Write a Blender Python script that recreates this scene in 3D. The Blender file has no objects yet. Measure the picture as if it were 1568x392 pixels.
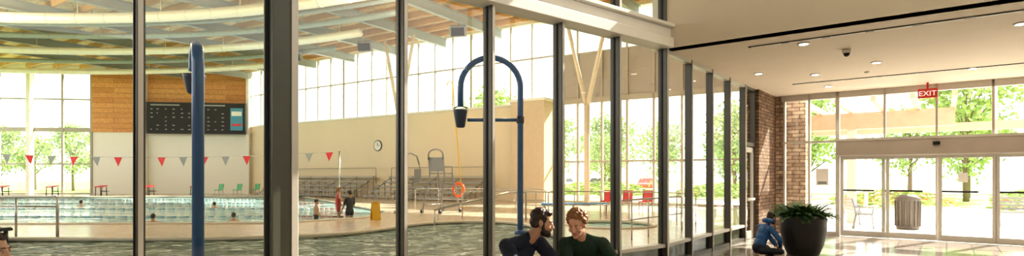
import bpy, math, random, bmesh
import numpy as np
from mathutils import Vector, Matrix, noise
random.seed(7)
S=bpy.context.scene
COL=S.collection
# ------------------------------------------------------------------ materials
def mk(name,col,rough=.5,metal=0.,var=.08,scale=4.,bump=0.,bscale=30.,spec=.5,emit=0.,emcol=None,coat=0.):
    m=bpy.data.materials.new(name); m.use_nodes=True
    nt=m.node_tree; b=nt.nodes['Principled BSDF']
    tc=nt.nodes.new('ShaderNodeTexCoord'); n=nt.nodes.new('ShaderNodeTexNoise')
    n.inputs['Scale'].default_value=scale; n.inputs['Detail'].default_value=4
    nt.links.new(tc.outputs['Object'],n.inputs['Vector'])
    mx=nt.nodes.new('ShaderNodeMix'); mx.data_type='RGBA'
    c=Vector(col[:3])
    mx.inputs[6].default_value=(*(c*(1-var)),1); mx.inputs[7].default_value=(*[min(1,x*(1+var)) for x in c],1)
    nt.links.new(n.outputs['Fac'],mx.inputs[0]); nt.links.new(mx.outputs[2],b.inputs['Base Color'])
    b.inputs['Roughness'].default_value=rough; b.inputs['Metallic'].default_value=metal
    b.inputs['Specular IOR Level'].default_value=spec
    b.inputs['Coat Weight'].default_value=coat
    if bump:
        n2=nt.nodes.new('ShaderNodeTexNoise'); n2.inputs['Scale'].default_value=bscale; n2.inputs['Detail'].default_value=3
        nt.links.new(tc.outputs['Object'],n2.inputs['Vector'])
        bp=nt.nodes.new('ShaderNodeBump'); bp.inputs['Strength'].default_value=bump; bp.inputs['Distance'].default_value=.05
        nt.links.new(n2.outputs['Fac'],bp.inputs['Height']); nt.links.new(bp.outputs['Normal'],b.inputs['Normal'])
    if emit:
        b.inputs['Emission Color'].default_value=(*(emcol or col)[:3],1); b.inputs['Emission Strength'].default_value=emit
    return m
def mkbrick(name,c1,c2,mort,bw,bh,ms=.02,rough=.8,vert=True,off=.5,bump=.4,rot=0,noisev=0.,metal=0,spec=.5):
    m=bpy.data.materials.new(name); m.use_nodes=True
    nt=m.node_tree; b=nt.nodes['Principled BSDF']; L=nt.links.new
    tc=nt.nodes.new('ShaderNodeTexCoord')
    vec=tc.outputs['Object']
    if vert:
        sp=nt.nodes.new('ShaderNodeSeparateXYZ'); cb=nt.nodes.new('ShaderNodeCombineXYZ'); ad=nt.nodes.new('ShaderNodeMath')
        L(vec,sp.inputs[0]); L(sp.outputs[0],ad.inputs[0]); L(sp.outputs[1],ad.inputs[1])
        L(ad.outputs[0],cb.inputs[0]); L(sp.outputs[2],cb.inputs[1]); vec=cb.outputs[0]
    elif rot:
        mp=nt.nodes.new('ShaderNodeMapping'); mp.inputs['Rotation'].default_value=(0,0,rot); L(vec,mp.inputs[0]); vec=mp.outputs[0]
    br=nt.nodes.new('ShaderNodeTexBrick'); br.offset=off
    br.inputs['Scale'].default_value=1; br.inputs['Brick Width'].default_value=bw; br.inputs['Row Height'].default_value=bh
    br.inputs['Mortar Size'].default_value=ms; br.inputs['Color1'].default_value=(*c1,1); br.inputs['Color2'].default_value=(*c2,1)
    br.inputs['Mortar'].default_value=(*mort,1); L(vec,br.inputs['Vector'])
    out=br.outputs['Color']
    n=nt.nodes.new('ShaderNodeTexNoise'); n.inputs['Scale'].default_value=6; n.inputs['Detail'].default_value=6; L(tc.outputs['Object'],n.inputs['Vector'])
    mr=nt.nodes.new('ShaderNodeMapRange'); mr.inputs['From Min'].default_value=.3; mr.inputs['From Max'].default_value=.7
    mr.inputs['To Min'].default_value=1-noisev; mr.inputs['To Max'].default_value=1+noisev; L(n.outputs['Fac'],mr.inputs['Value'])
    hs=nt.nodes.new('ShaderNodeHueSaturation'); L(out,hs.inputs['Color']); L(mr.outputs[0],hs.inputs['Value'])
    L(hs.outputs[0],b.inputs['Base Color'])
    b.inputs['Roughness'].default_value=rough; b.inputs['Metallic'].default_value=metal; b.inputs['Specular IOR Level'].default_value=spec
    if bump:
        bp=nt.nodes.new('ShaderNodeBump'); bp.inputs['Strength'].default_value=bump; bp.inputs['Distance'].default_value=.02; bp.invert=True
        L(br.outputs['Fac'],bp.inputs['Height']); L(bp.outputs['Normal'],b.inputs['Normal'])
    return m
def mkglass(name,tint=(.93,.96,.95),refl=.5,base=.06):
    m=bpy.data.materials.new(name); m.use_nodes=True
    nt=m.node_tree; L=nt.links.new; nt.nodes.remove(nt.nodes['Principled BSDF'])
    out=nt.nodes['Material Output']
    tr=nt.nodes.new('ShaderNodeBsdfTransparent'); tr.inputs[0].default_value=(*tint,1)
    gl=nt.nodes.new('ShaderNodeBsdfGlossy'); gl.inputs['Roughness'].default_value=.01
    lw=nt.nodes.new('ShaderNodeLayerWeight'); pw=nt.nodes.new('ShaderNodeMath'); pw.operation='POWER'; pw.inputs[1].default_value=4
    ma=nt.nodes.new('ShaderNodeMath'); ma.operation='MULTIPLY_ADD'; ma.inputs[1].default_value=refl; ma.inputs[2].default_value=base
    L(lw.outputs['Facing'],pw.inputs[0]); L(pw.outputs[0],ma.inputs[0])
    mx=nt.nodes.new('ShaderNodeMixShader'); L(ma.outputs[0],mx.inputs[0]); L(tr.outputs[0],mx.inputs[1]); L(gl.outputs[0],mx.inputs[2])
    L(mx.outputs[0],out.inputs['Surface']); return m
def mkwater(name,lo,mid,glint,scale=1.6,strength=.7,dist=.12,stretch=1.):
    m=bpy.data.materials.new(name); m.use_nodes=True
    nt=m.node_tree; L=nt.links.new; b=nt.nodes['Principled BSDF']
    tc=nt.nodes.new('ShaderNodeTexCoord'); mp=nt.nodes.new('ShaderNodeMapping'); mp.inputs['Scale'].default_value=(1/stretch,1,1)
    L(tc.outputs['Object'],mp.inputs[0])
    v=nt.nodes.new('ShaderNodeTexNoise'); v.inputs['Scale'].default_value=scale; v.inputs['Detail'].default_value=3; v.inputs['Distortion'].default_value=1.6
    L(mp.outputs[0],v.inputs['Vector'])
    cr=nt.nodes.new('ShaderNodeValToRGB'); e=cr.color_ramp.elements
    e[0].position=.40; e[0].color=(*lo,1); e[1].position=.66; e[1].color=(*glint,1); q=cr.color_ramp.elements.new(.53); q.color=(*mid,1)  # brightest ramp tone paints white glints and reflections into the base colour
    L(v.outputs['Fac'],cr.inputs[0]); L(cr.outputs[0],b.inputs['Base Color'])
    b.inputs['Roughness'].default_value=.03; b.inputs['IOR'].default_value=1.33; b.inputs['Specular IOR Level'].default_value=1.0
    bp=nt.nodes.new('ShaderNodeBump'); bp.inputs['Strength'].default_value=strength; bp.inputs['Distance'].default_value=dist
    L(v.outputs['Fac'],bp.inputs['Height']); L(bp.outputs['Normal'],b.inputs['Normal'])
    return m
M_glass=mkglass('glass_clear'); M_glassd=mkglass('glass_tinted_low',(.15,.16,.16),.4,.04)
M_frame=mk('mullion_anodised',(.12,.11,.095),.35,.5,.05)
M_framew=mk('white_aluminium',(.60,.57,.52),.4,.2,.04)
M_frameb=mk('dark_gasket',(.03,.03,.03),.5)
M_beam=mk('beam_paint',(.82,.79,.73),.45,0,.04)
M_colm=mk('column_paint',(.10,.105,.085),.4,.1,.04)
M_ceil=mk('lobby_ceiling_paint',(.80,.70,.58),.75,0,.03,2)
M_bulk=mk('bulkhead_paint',(.74,.65,.54),.75,0,.03,2)
M_tan=mk('tan_wall_paint',(.78,.66,.49),.7,0,.04,.6)
M_white=mk('white_paint',(.82,.79,.72),.5,0,.03)
M_tile=mkbrick('lobby_floor_tile',(.30,.27,.26),(.35,.32,.30),(.14,.13,.12),.9,.45,.012,.12,False,.5,.1,-.908,.08)
M_deck=mkbrick('pool_deck_tile',(.54,.44,.34),(.60,.50,.40),(.40,.33,.27),.3,.3,.008,.2,False,0,.1,0,.12)
M_brick=mkbrick('brown_stone_brick',(.18,.10,.06),(.32,.20,.13),(.10,.07,.05),.30,.09,.012,.85,True,.5,.8,0,.35)
M_stone=mkbrick('ledge_stone',(.62,.48,.36),(.36,.25,.18),(.2,.15,.12),.34,.11,.012,.85,True,.4,.8,0,.4)
M_wood=mkbrick('cedar_planks',(.58,.24,.06),(.72,.35,.11),(.38,.15,.04),7.0,.45,.02,.5,True,.35,.3,0,.15)
M_purlin=mk('roof_timber',(.56,.34,.14),.6,0,.2,3)
M_deckroof=mkbrick('roof_deck_wood',(.82,.60,.32),(.90,.71,.43),(.5,.32,.15),4.0,.3,.02,.7,False,.4,.2,-.57,.15)
M_steelbl=mk('girder_bluegrey',(.36,.39,.37),.5,.1,.05)
M_duct=mk('duct_white',(.84,.78,.66),.4,.1,.05)
M_blue=mk('spray_feature_blue',(.02,.11,.33),.35,0,.1,coat=.3)
M_dblue=mk('bucket_dark_blue',(.015,.035,.10),.4)
M_black=mk('black_plastic',(.015,.015,.018),.4)
M_board=mk('scoreboard_face',(.02,.022,.028),.5,spec=.2)
M_digit=mk('scoreboard_lettering',(.4,.4,.38),.5)
M_lettw=mk('white_lettering',(.85,.85,.8),.5)
M_logo=mk('scoreboard_sponsor_blue',(.06,.3,.45),.5)
M_red=mk('red_plastic',(.65,.03,.04),.45); M_grey=mk('grey_plastic',(.30,.31,.32),.5); M_org=mk('lifebuoy_orange',(.85,.15,.03),.5)
M_yel=mk('yellow_plastic',(.7,.42,.03),.5); M_green=mk('green_plastic',(.1,.5,.25),.5)
M_ss=mk('stainless_tube',(.50,.50,.49),.25,.8,.03)
M_alu=mk('bleacher_aluminium',(.33,.31,.28),.4,.4,.05)
M_blind=mk('grey_blind_panel',(.40,.36,.33),.7,0,.05)
M_conc=mkbrick('plaza_paving',(.86,.82,.76),(.90,.87,.82),(.7,.66,.6),1.2,1.2,.015,.8,False,0,.1,-.66,.05)
M_grass=mk('lawn_grass',(.30,.44,.13),.9,0,.3,1.5,.4,40)
M_leafT=mk('tree_leaves',(.36,.47,.17),.7,0,.45,2)
M_leafF=mk('fern_leaves',(.05,.13,.03),.5,0,.5,6)
M_bark=mk('bark',(.22,.16,.11),.9,0,.3,8,.5)
M_pot=mk('planter_charcoal',(.035,.032,.032),.45,0,.15,5,.1,60)
M_soil=mk('soil',(.04,.025,.015),.95,0,.4,20)
M_paper=mk('paper_notice',(.85,.83,.78),.7)
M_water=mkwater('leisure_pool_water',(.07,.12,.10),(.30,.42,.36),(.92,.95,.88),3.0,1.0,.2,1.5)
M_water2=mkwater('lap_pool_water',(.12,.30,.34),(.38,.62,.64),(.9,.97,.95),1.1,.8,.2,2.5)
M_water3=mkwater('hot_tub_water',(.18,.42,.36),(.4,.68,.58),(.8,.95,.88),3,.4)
M_lamp=mk('lamp_lens',(1,.97,.9),.4,emit=6)
# ------------------------------------------------------------------ mesh builder
class Fr:
    def __init__(s,o,d=(1,0)):
        s.o=Vector((o[0],o[1],o[2] if len(o)>2 else 0)); s.a=math.atan2(d[1],d[0])
    def mat(s): return Matrix.Translation(s.o)@Matrix.Rotation(s.a,4,'Z')
    def w(s,x,y,z=0): return s.mat()@Vector((x,y,z))
W0=Fr((0,0))
class MB:
    def __init__(s): s.v=[];s.f=[];s.m=[];s.s=[]
    def add(s,vs,fs,mi=0,sm=False):
        o=len(s.v); s.v+=[tuple(v) for v in vs]
        for f in fs: s.f.append([i+o for i in f]); s.m.append(mi); s.s.append(sm)
    def box(s,x0,x1,y0,y1,z0,z1,mi=0):
        v=[(x,y,z) for z in (z0,z1) for y in (y0,y1) for x in (x0,x1)]
        s.add(v,[(0,2,3,1),(4,5,7,6),(0,1,5,4),(2,6,7,3),(0,4,6,2),(1,3,7,5)],mi)
    def obox(s,c,M,h,mi=0):
        v=[Vector(c)+M@Vector((x*h[0],y*h[1],z*h[2])) for z in (-1,1) for y in (-1,1) for x in (-1,1)]
        s.add(v,[(0,2,3,1),(4,5,7,6),(0,1,5,4),(2,6,7,3),(0,4,6,2),(1,3,7,5)],mi)
    def beam(s,a,b,w,h,mi=0):
        a=Vector(a);b=Vector(b);d=(b-a);L=d.length;d.normalize()
        up=Vector((0,0,1)) if abs(d.z)<.95 else Vector((0,1,0))
        sd=d.cross(up).normalized(); u=sd.cross(d)
        M=Matrix((d,sd,u)).transposed(); s.obox((a+b)/2,M,(L/2,w/2,h/2),mi)
    def quad(s,a,b,c,d,mi=0): s.add([a,b,c,d],[(0,1,2,3)],mi)
    def pane(s,x0,x1,z0,z1,y=0,mi=0): s.quad((x0,y,z0),(x1,y,z0),(x1,y,z1),(x0,y,z1),mi)
    def prism(s,poly,z0,z1,mi=0):
        n=len(poly); v=[(p[0],p[1],z0) for p in poly]+[(p[0],p[1],z1) for p in poly]
        s.add(v,[list(range(n))[::-1],list(range(n,2*n))]+[(i,(i+1)%n,n+(i+1)%n,n+i) for i in range(n)],mi)
    def tube(s,pts,r,seg=10,mi=0,closed=False):
        P=[Vector(p) for p in pts]; n=len(P); rs=r if isinstance(r,(list,tuple)) else [r]*n
        T=[]
        for i in range(n):
            if closed: t=P[(i+1)%n]-P[i-1]
            else: t=(P[min(i+1,n-1)]-P[max(i-1,0)])
            T.append(t.normalized())
        ref=Vector((0,0,1)) if abs(T[0].z)<.9 else Vector((1,0,0))
        nn=(ref-T[0]*ref.dot(T[0])).normalized(); vs=[]
        for i in range(n):
            nn=(nn-T[i]*nn.dot(T[i])).normalized(); bb=T[i].cross(nn)
            for k in range(seg):
                a=2*math.pi*k/seg; vs.append(P[i]+(nn*math.cos(a)+bb*math.sin(a))*rs[i])
        fs=[]
        for i in range(n if closed else n-1):
            j=(i+1)%n
            for k in range(seg):
                k2=(k+1)%seg; fs.append((i*seg+k,i*seg+k2,j*seg+k2,j*seg+k))
        if not closed: fs+= [list(range(seg))[::-1],[(n-1)*seg+k for k in range(seg)]]
        s.add(vs,fs,mi,True)
    def lathe(s,c,prof,seg=32,mi=0,caps=True):
        vs=[];n=len(prof)
        for r,z in prof:
            for k in range(seg):
                a=2*math.pi*k/seg; vs.append((c[0]+r*math.cos(a),c[1]+r*math.sin(a),c[2]+z))
        fs=[(i*seg+k,i*seg+(k+1)%seg,(i+1)*seg+(k+1)%seg,(i+1)*seg+k) for i in range(n-1) for k in range(seg)]
        if caps: fs+=[list(range(seg))[::-1],[(n-1)*seg+k for k in range(seg)]]
        s.add(vs,fs,mi,True)
    def ell(s,c,r,M=None,mi=0,seg=16,rings=10):
        vs=[];M=M or Matrix.Identity(3); c=Vector(c)
        vs.append(c+M@Vector((0,0,-r[2])))
        for i in range(1,rings):
            t=-math.pi/2+math.pi*i/rings
            for k in range(seg):
                a=2*math.pi*k/seg
                vs.append(c+M@Vector((r[0]*math.cos(t)*math.cos(a),r[1]*math.cos(t)*math.sin(a),r[2]*math.sin(t))))
        vs.append(c+M@Vector((0,0,r[2]))); last=len(vs)-1; fs=[]
        for k in range(seg):
            k2=(k+1)%seg
            fs.append((0,1+k2,1+k))
            for i in range(rings-2): fs.append((1+i*seg+k,1+i*seg+k2,1+(i+1)*seg+k2,1+(i+1)*seg+k))
            fs.append((1+(rings-2)*seg+k,1+(rings-2)*seg+k2,last))
        s.add(vs,fs,mi,True)
    def build(s,name,mats,fr=W0,parent=None,bevel=0):
        me=bpy.data.meshes.new(name); me.from_pydata(s.v,[],s.f)
        for m in (mats if isinstance(mats,(list,tuple)) else [mats]): me.materials.append(m)
        me.polygons.foreach_set('material_index',s.m); me.polygons.foreach_set('use_smooth',s.s); me.update()
        o=bpy.data.objects.new(name,me); COL.objects.link(o)
        o.location=fr.o; o.rotation_euler=(0,0,fr.a)
        if bevel:
            b=o.modifiers.new('bevel','BEVEL'); b.width=bevel; b.segments=2; b.limit_method='ANGLE'
        if parent: o.parent=parent; o.matrix_parent_inverse=parent.matrix_basis.inverted()
        return o
def empty(name,loc=(0,0,0)):
    e=bpy.data.objects.new(name,None); e.location=loc; COL.objects.link(e); e.empty_display_size=.2
    return e
# ------------------------------------------------------------------ frames
P0=(2.68,9.89); d1=(.77,.638); d2=(.615,.789); e_=(.789,-.615)
C=(7.43,15.99)
F1=Fr(P0,d1); F2=Fr(P0,d2); FD=Fr(C,e_); FB=Fr(P0,e_)
FA=Fr((2.6,34),(.84,-.544)); FL=Fr((-47,48),(.99,.14))
HZ=11.4; LZ=3.85
endL=F1.w(-22,0); hall=[tuple(endL)[:2],P0,C,(11.7,28.1),(2.6,34),(-24,51.25),(-47,48)]
Dr=FD.w(9,0); Br=FB.w(9,0)
# ------------------------------------------------------------------ curtain wall 1 (double height)
mb=MB()
ts=[-1.295*k for k in range(0,18)]
for i,t in enumerate(ts):
    if i!=5: mb.box(t-.03,t+.03,-.10,.08,0,7.9,0); mb.box(t-.045,t-.03,-.015,.015,.1,7.9,2); mb.box(t+.03,t+.045,-.015,.015,.1,7.9,2); mb.box(t-.02,t+.02,-.115,-.10,0,7.9,4)  # pale front strip paints the sunlit edge onto each dark mullion
    if i<len(ts)-1:
        a,b=t-1.295,t
        mb.pane(a+.03,b-.03,.40,LZ,0,1); mb.pane(a+.03,b-.03,.08,.34,0,3); mb.pane(a+.03,b-.03,4.25,7.0,0,1)
        mb.pane(a+.03,b-.03,7.08,7.9,0,1)
L_=ts[-1]
mb.box(L_,0,-.09,.07,0,.08,0); mb.box(L_,0,-.08,.06,.34,.40,4); mb.box(L_,0,-.08,.06,7.0,7.08,0); mb.box(L_,0,-.09,.08,7.86,7.95,0)
mb.build('window_1',[M_frame,M_glass,M_frameb,M_glassd,M_framew],F1)
mb=MB(); mb.box(L_,.02,-.22,.12,LZ,4.02,0); mb.box(L_,.02,-.16,.12,4.02,4.2,0); mb.box(L_,.02,-.24,.12,4.2,4.26,0)
mb.build('trim_1',M_beam,F1,bevel=.01)
mb=MB(); mb.box(-6.68,-6.43,-.14,.06,0,7.95,0); mb.box(-6.72,-6.68,-.02,.02,0,7.9,1); mb.box(-6.43,-6.39,-.02,.02,0,7.9,1)
mb.box(-6.50,-6.43,-.155,-.14,0,7.9,2)  # pale strip puts the column's sunlit edge into the colour
mb.build('steel_column',[M_colm,M_frameb,M_framew],F1,bevel=.006)
mb=MB(); mb.box(-22,.1,-.1,.2,7.95,HZ,0); mb.build('wall_atrium_upper',M_white,F1)
# ------------------------------------------------------------------ curtain wall 2
mb=MB(); ts=[0,1.24,2.46,3.68,4.9]
for i,t in enumerate(ts):
    mb.box(t-.03,t+.03,-.075,.06,0,LZ,0); mb.box(t-.02,t+.02,-.09,-.075,0,LZ,4)  # same pale strip, sunlit mullion front put into the colour
    if i<4:
        b=ts[i+1]; mb.pane(t+.03,b-.03,.40,LZ,0,1); mb.pane(t+.03,b-.03,.08,.34,0,3)
mb.box(0,4.9,-.07,.06,0,.08,0); mb.box(0,4.9,-.07,.06,.34,.40,4); mb.box(0,4.9,-.07,.06,LZ-.07,LZ,4)
mb.build('window_2',[M_frame,M_glass,M_frameb,M_glassd,M_framew],F2)
mb=MB(); mb.box(0,7.73,-.02,.2,LZ,HZ,0); mb.build('wall_lobby_upper',M_white,F2)
mb=MB(); 
for t in (4.97,5.80): mb.box(t,t+.06,-.06,.06,0,LZ-.005,0)
mb.box(4.97,5.86,-.06,.06,2.35,2.45,0); mb.box(4.97,5.86,-.06,.06,LZ-.07,LZ-.005,0)
mb.pane(5.0,5.83,2.45,LZ-.05,0,1)
mb.box(5.05,5.13,-.03,.03,.01,2.33,2); mb.box(5.70,5.78,-.03,.03,.01,2.33,2); mb.box(5.05,5.78,-.03,.03,.01,.2,2); mb.box(5.05,5.78,-.03,.03,2.2,2.33,2)
mb.pane(5.13,5.70,.2,2.2,0,1); mb.box(5.1,5.73,-.09,-.05,.98,1.04,2)
mb.build('door_1',[M_frame,M_glass,M_framew],F2)
mb=MB(); mb.box(5.88,7.73,-.14,.35,0,LZ,0); mb.build('wall_brick_pier',M_brick,F2)
mb=MB(); mb.box(-.1,.34,-.05,.35,0,LZ,0); mb.box(.12,.72,1.0,1.6,-.1,4.4,0); mb.build('wall_stone_pier',M_stone,FD)
mb=MB(); mb.prism([(7.5,16.2),(7.85,16.0),(12.05,28.0),(11.7,28.2)],0,HZ,0); mb.build('wall_stone_outer',M_stone)
# ------------------------------------------------------------------ entrance wall
mb=MB()
for s in (.37,1.0,1.68,2.73,3.79,4.84,5.9,6.95,8.0,8.95):
    w=.05 if s!=1.68 else .09
    z0=0 if s in(.37,1.0,1.68,6.95,8.0,8.95) else 2.55
    mb.box(s-w/2,s+w/2,-.09,.07,z0,LZ,0)
mb.box(.3,9,-.09,.07,LZ-.16,LZ,0); mb.box(.3,1.66,-.07,.05,0,.1,0); mb.box(.3,1.66,-.06,.04,2.5,2.56,0)
mb.box(6.95,9,-.07,.05,0,.1,0)
for a,b in ((.4,.97),(1.03,1.64)): mb.pane(a,b,.1,2.5,0,1); mb.pane(a,b,2.56,LZ-.16,0,1)
for a in (1.72,2.75,3.81,4.86,5.92,6.97,8.02):
    mb.pane(a,a+1.0,2.58,LZ-.16,0,1)
mb.pane(6.97,8.95,.1,2.2,0,1)
mb.build('window_3',[M_framew,M_glass],FD)
mb=MB(); mb.box(1.68,9,-.18,.10,2.14,2.52,0); mb.box(1.68,9,-.2,.1,2.52,2.58,1); mb.box(1.68,9,-.19,.1,2.12,2.15,1)
mb.box(3.72,3.86,-.25,-.18,2.36,2.44,2)
mb.build('trim_2',[mk('door_header_paint',(.42,.37,.32),.5),M_framew,M_black],FD)
def slider(nm,x0,x1,y,bar=True,paper=None):
    mb=MB(); w=.075
    mb.box(x0,x0+w,y-.025,y+.025,.01,2.12,0); mb.box(x1-w,x1,y-.025,y+.025,.01,2.12,0)
    mb.box(x0+w,x1-w,y-.025,y+.025,.01,.16,0); mb.box(x0+w,x1-w,y-.025,y+.025,2.04,2.12,0)
    mb.pane(x0+w,x1-w,.16,2.04,y,1)
    if bar: mb.box(x0+w,x1-w-.25,y-.05,y-.02,1.2,1.245,2)
    if paper: mb.box(paper[0],paper[1],y-.03,y-.027,paper[2],paper[3],3)
    mb.build(nm,[M_framew,M_glass,M_frameb,M_paper],FD)
slider('door_2',1.74,2.83,-.02); slider('door_3',2.66,3.84,.06,True); slider('door_4',3.82,4.9,-.02,True,(4.2,4.38,1.45,1.68)); slider('door_5',4.88,5.95,-.02); slider('door_6',5.9,6.93,.06)
mb=MB(); mb.box(1.16,1.46,-.05,-.045,1.35,1.8,0); mb.box(1.2,1.42,-.052,-.05,1.38,1.45,1); mb.build('notice_paper',[M_paper,M_grey],Fr(FD.w(0,.02),e_))
# ------------------------------------------------------------------ lobby shell
lob=[tuple(endL)[:2],(-14.3,-9),(2.2,-9),(2.2,-5.3),tuple(Dr)[:2],C,P0]
mb=MB(); mb.prism(lob,-.15,0,0); mb.build('floor',M_tile)
mb=MB(); mb.prism([P0,C,tuple(Dr)[:2],tuple(Br)[:2]],LZ,LZ+.25,0); mb.build('ceiling',M_ceil)
mb=MB(); mb.box(-.0,9,-.02,.25,LZ-.0,5.3,0); mb.box(0,9,-.02,.25,7.2,8.1,0)
for k in range(0,7): mb.box(1.5*k-.04,1.5*k+.04,.03,.15,5.3,7.2,1)
mb.build('wall_bulkhead',[M_bulk,M_framew],FB)
mb=MB(); mb.prism([tuple(endL)[:2],(-14.3,-9),(2.2,-9),(2.2,-5.3),tuple(Br)[:2],P0],8.0,8.2,0); mb.build('ceiling_atrium',M_ceil)
mb=MB()
FR=Fr(Dr,(-.615,-.789)); mb.box(0,20,-.0,.2,0,LZ+.2,0); mb.box(7.7,20,0,.2,LZ+.2,5.0,0); mb.box(7.7,20,0,.2,7.2,8.0,0)
mb.build('wall_right',M_bulk,FR)
mb=MB(); mb.box(-14.5,2.4,-9.2,-9,0,8.1,0); mb.box(-14.5,-14.3,-9,-4.2,0,8.1,0); mb.box(2.2,2.4,-9,-5.3,0,8.1,0); mb.build('wall_back',M_bulk)
def slot(nm,x0,x1,y):
    mb=MB(); mb.box(x0,x1,y-.035,y+.035,LZ-.012,LZ-.001,0)
    n=int((x1-x0)/.6)
    for k in range(n): mb.box(x0+.6*k+.05,x0+.6*k+.52,y-.022,y+.028,LZ-.02,LZ-.012,1)
    mb.build(nm,[M_frameb,M_lettw],FB)
slot('linear_slot_diffuser',1.25,8.9,.75); slot('linear_slot_diffuser.001',1.0,8.9,5.55)
def dl(x,y):
    mb=MB(); mb.lathe((x,y,LZ-.016),[(.10,0),(.10,.015)],24,0); mb.lathe((x,y,LZ-.02),[(.07,0),(.07,.004)],24,1); o=mb.build('recessed_downlight',[M_white,M_lamp])
    l=bpy.data.lights.new('downlight_bulb','SPOT'); l.energy=45; l.spot_size=2.2; l.shadow_soft_size=.06; l.color=(1,.85,.65); lo=bpy.data.objects.new('downlight_bulb',l); COL.objects.link(lo); lo.location=(x,y,LZ-.04)
    lo.parent=o; lo.matrix_parent_inverse=o.matrix_basis.inverted()
for (x,y) in [(4.95,9.45),(7.2,11.0),(6.7,12.3),(5.4,12.2),(7.5,8.2),(9.1,9.5),(9.6,11.6),(7.9,13.9)]: dl(x,y)
mb=MB(); mb.lathe((5.95,9.9,LZ-.06),[(.07,.055),(.075,.0),(.07,-.01)],24,0); mb.ell((5.95,9.9,LZ-.07),(.055,.055,.06),None,1); mb.build('security_dome_camera',[M_white,M_black])
mb=MB(); mb.lathe((7.65,12.0,LZ-.022),[(.05,.02),(.05,0),(.03,-.02)],16,0); mb.build('smoke_detector',[M_white])
es=empty('exit_sign',FD.w(3.62,-.45,3.6))
ef=Fr(FD.w(3.62,-.45),e_)
mb=MB(); mb.box(-.19,.19,-.03,.03,3.48,3.7,0); mb.box(-.175,.175,-.034,-.03,3.495,3.685,1); mb.box(-.02,.02,-.02,.02,3.7,LZ,0); mb.build('housing',[M_red,mk('exit_sign_face',(.55,.05,.035),.5,emit=.15)],ef,es)
tx=bpy.data.curves.new('lettering','FONT'); tx.body='EXIT'; tx.size=.17; tx.align_x='CENTER'; tx.extrude=.002
to=bpy.data.objects.new('lettering',tx); COL.objects.link(to); to.location=ef.w(0,-.038,3.53); to.rotation_euler=(math.pi/2,0,ef.a); tx.materials.append(mk('exit_letter_white',(.9,.85,.8),.5,emit=.5))
to.parent=es; to.matrix_parent_inverse=es.matrix_basis.inverted()
# ------------------------------------------------------------------ pool hall shell
leis=[(-20,14.2),(-12,14.0),(-8,14.1),(-5.2,14.7),(-3.9,16.4),(-3.2,18.6),(-1.6,19.6),(0,19.2),(.75,17.6),(1.0,15.5),(1.5,13.5),(1.1,11.1),(-6.8,4.5),(-13,0.5),(-22,8)]
lap=[(-40,41),(-25,18.2),(-8,18.6),(-5.6,21.0),(-5.4,24.5),(-17,44.5)]
tub_c=(3.2,18.2); tub=[(tub_c[0]+1.45*math.cos(a*math.pi/16),tub_c[1]+1.45*math.sin(a*math.pi/16)) for a in range(32)]
def smooth_poly(p,it=2):
    for _ in range(it):
        q=[]
        for i in range(len(p)):
            a=Vector(p[i]);b=Vector(p[(i+1)%len(p)]); q+= [tuple(a*.75+b*.25),tuple(a*.25+b*.75)]
        p=q
    return p
leis=smooth_poly(leis)
bm=bmesh.new(); eds=[]
for loop in (hall,leis,lap,tub):
    vs=[bm.verts.new((p[0],p[1],0)) for p in loop]
    for i in range(len(vs)): eds.append(bm.edges.new((vs[i],vs[(i+1)%len(vs)])))
bmesh.ops.triangle_fill(bm,use_beauty=True,use_dissolve=False,edges=eds)
for f in bm.faces:
    if f.normal.z<0: f.normal_flip()
me=bpy.data.meshes.new('floor_pool_deck'); bm.to_mesh(me); bm.free(); me.materials.append(M_deck)
o=bpy.data.objects.new('floor_pool_deck',me); COL.objects.link(o)
def pool(nm,poly,wm,depth=1.1):
    mb=MB(); n=len(poly)
    mb.add([(p[0],p[1],-.06) for p in poly],[list(range(n))],0)
    for i in range(n):
        a,b=poly[i],poly[(i+1)%n]; mb.quad((a[0],a[1],-depth),(b[0],b[1],-depth),(b[0],b[1],.0),(a[0],a[1],.0),1)
    mb.tube([(p[0],p[1],.0) for p in poly],.06,6,2,True)
    return mb.build(nm,[wm,M_white,mk(nm+'_coping',(.62,.56,.48),.5)])
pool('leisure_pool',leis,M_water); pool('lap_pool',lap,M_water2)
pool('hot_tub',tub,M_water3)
mb=MB(); mb.box(-31.7,0,0,.4,0,6.07,0); mb.box(-31.7,0,-.12,.4,6.07,6.2,1); mb.box(-31.7,11,-.1,.4,11.1,HZ,1)
mb.build('wall_pool_far',[M_tan,M_white],FA)
mb=MB(); mb.box(-2.3,0,-1.3,0,0,6.1,0); mb.box(-2.5,.1,-1.4,0.02,6.1,6.25,1); mb.build('wall_pool_bulkhead',[mk('tan_dark_wall',(.62,.50,.36),.7),M_white],FA)
mb=MB(); x=-31.7; k=0
while x<=0.01:
    w=.16 if k%4==0 else .08
    mb.box(x-w/2,x+w/2,-.06,.1,6.2,11.1,0); 
    if x<-.5: mb.pane(x+w/2,x+1.53,6.2,11.1,.02,1)
    x+=1.585;k+=1
mb.box(-31.7,0,-.05,.08,8.9,8.98,0)
M_fr2=mk('clerestory_frame',(.42,.38,.32),.5)
mb.build('window_4',[M_fr2,M_glass],FA)
mb=MB()
for k in range(8):
    x=.05+1.54*k; mb.box(x-.06,x+.06,-.08,.1,0,11.1,0)
    if k<7:
        mb.pane(x+.06,x+1.48,.1,5.9,.02,1); mb.box(x+.06,x+1.48,0,.05,6.2,8.8,2); mb.pane(x+.06,x+1.48,8.9,11.1,.02,1)
mb.box(0,10.85,-.08,.1,5.9,6.2,0); mb.box(0,10.85,-.05,.1,2.4,2.5,0); mb.box(0,10.85,-.05,.1,0,.12,0); mb.box(0,10.85,-.05,.1,8.8,8.9,0)
mb.build('window_5',[M_fr2,M_glass,M_blind],FA)
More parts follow.
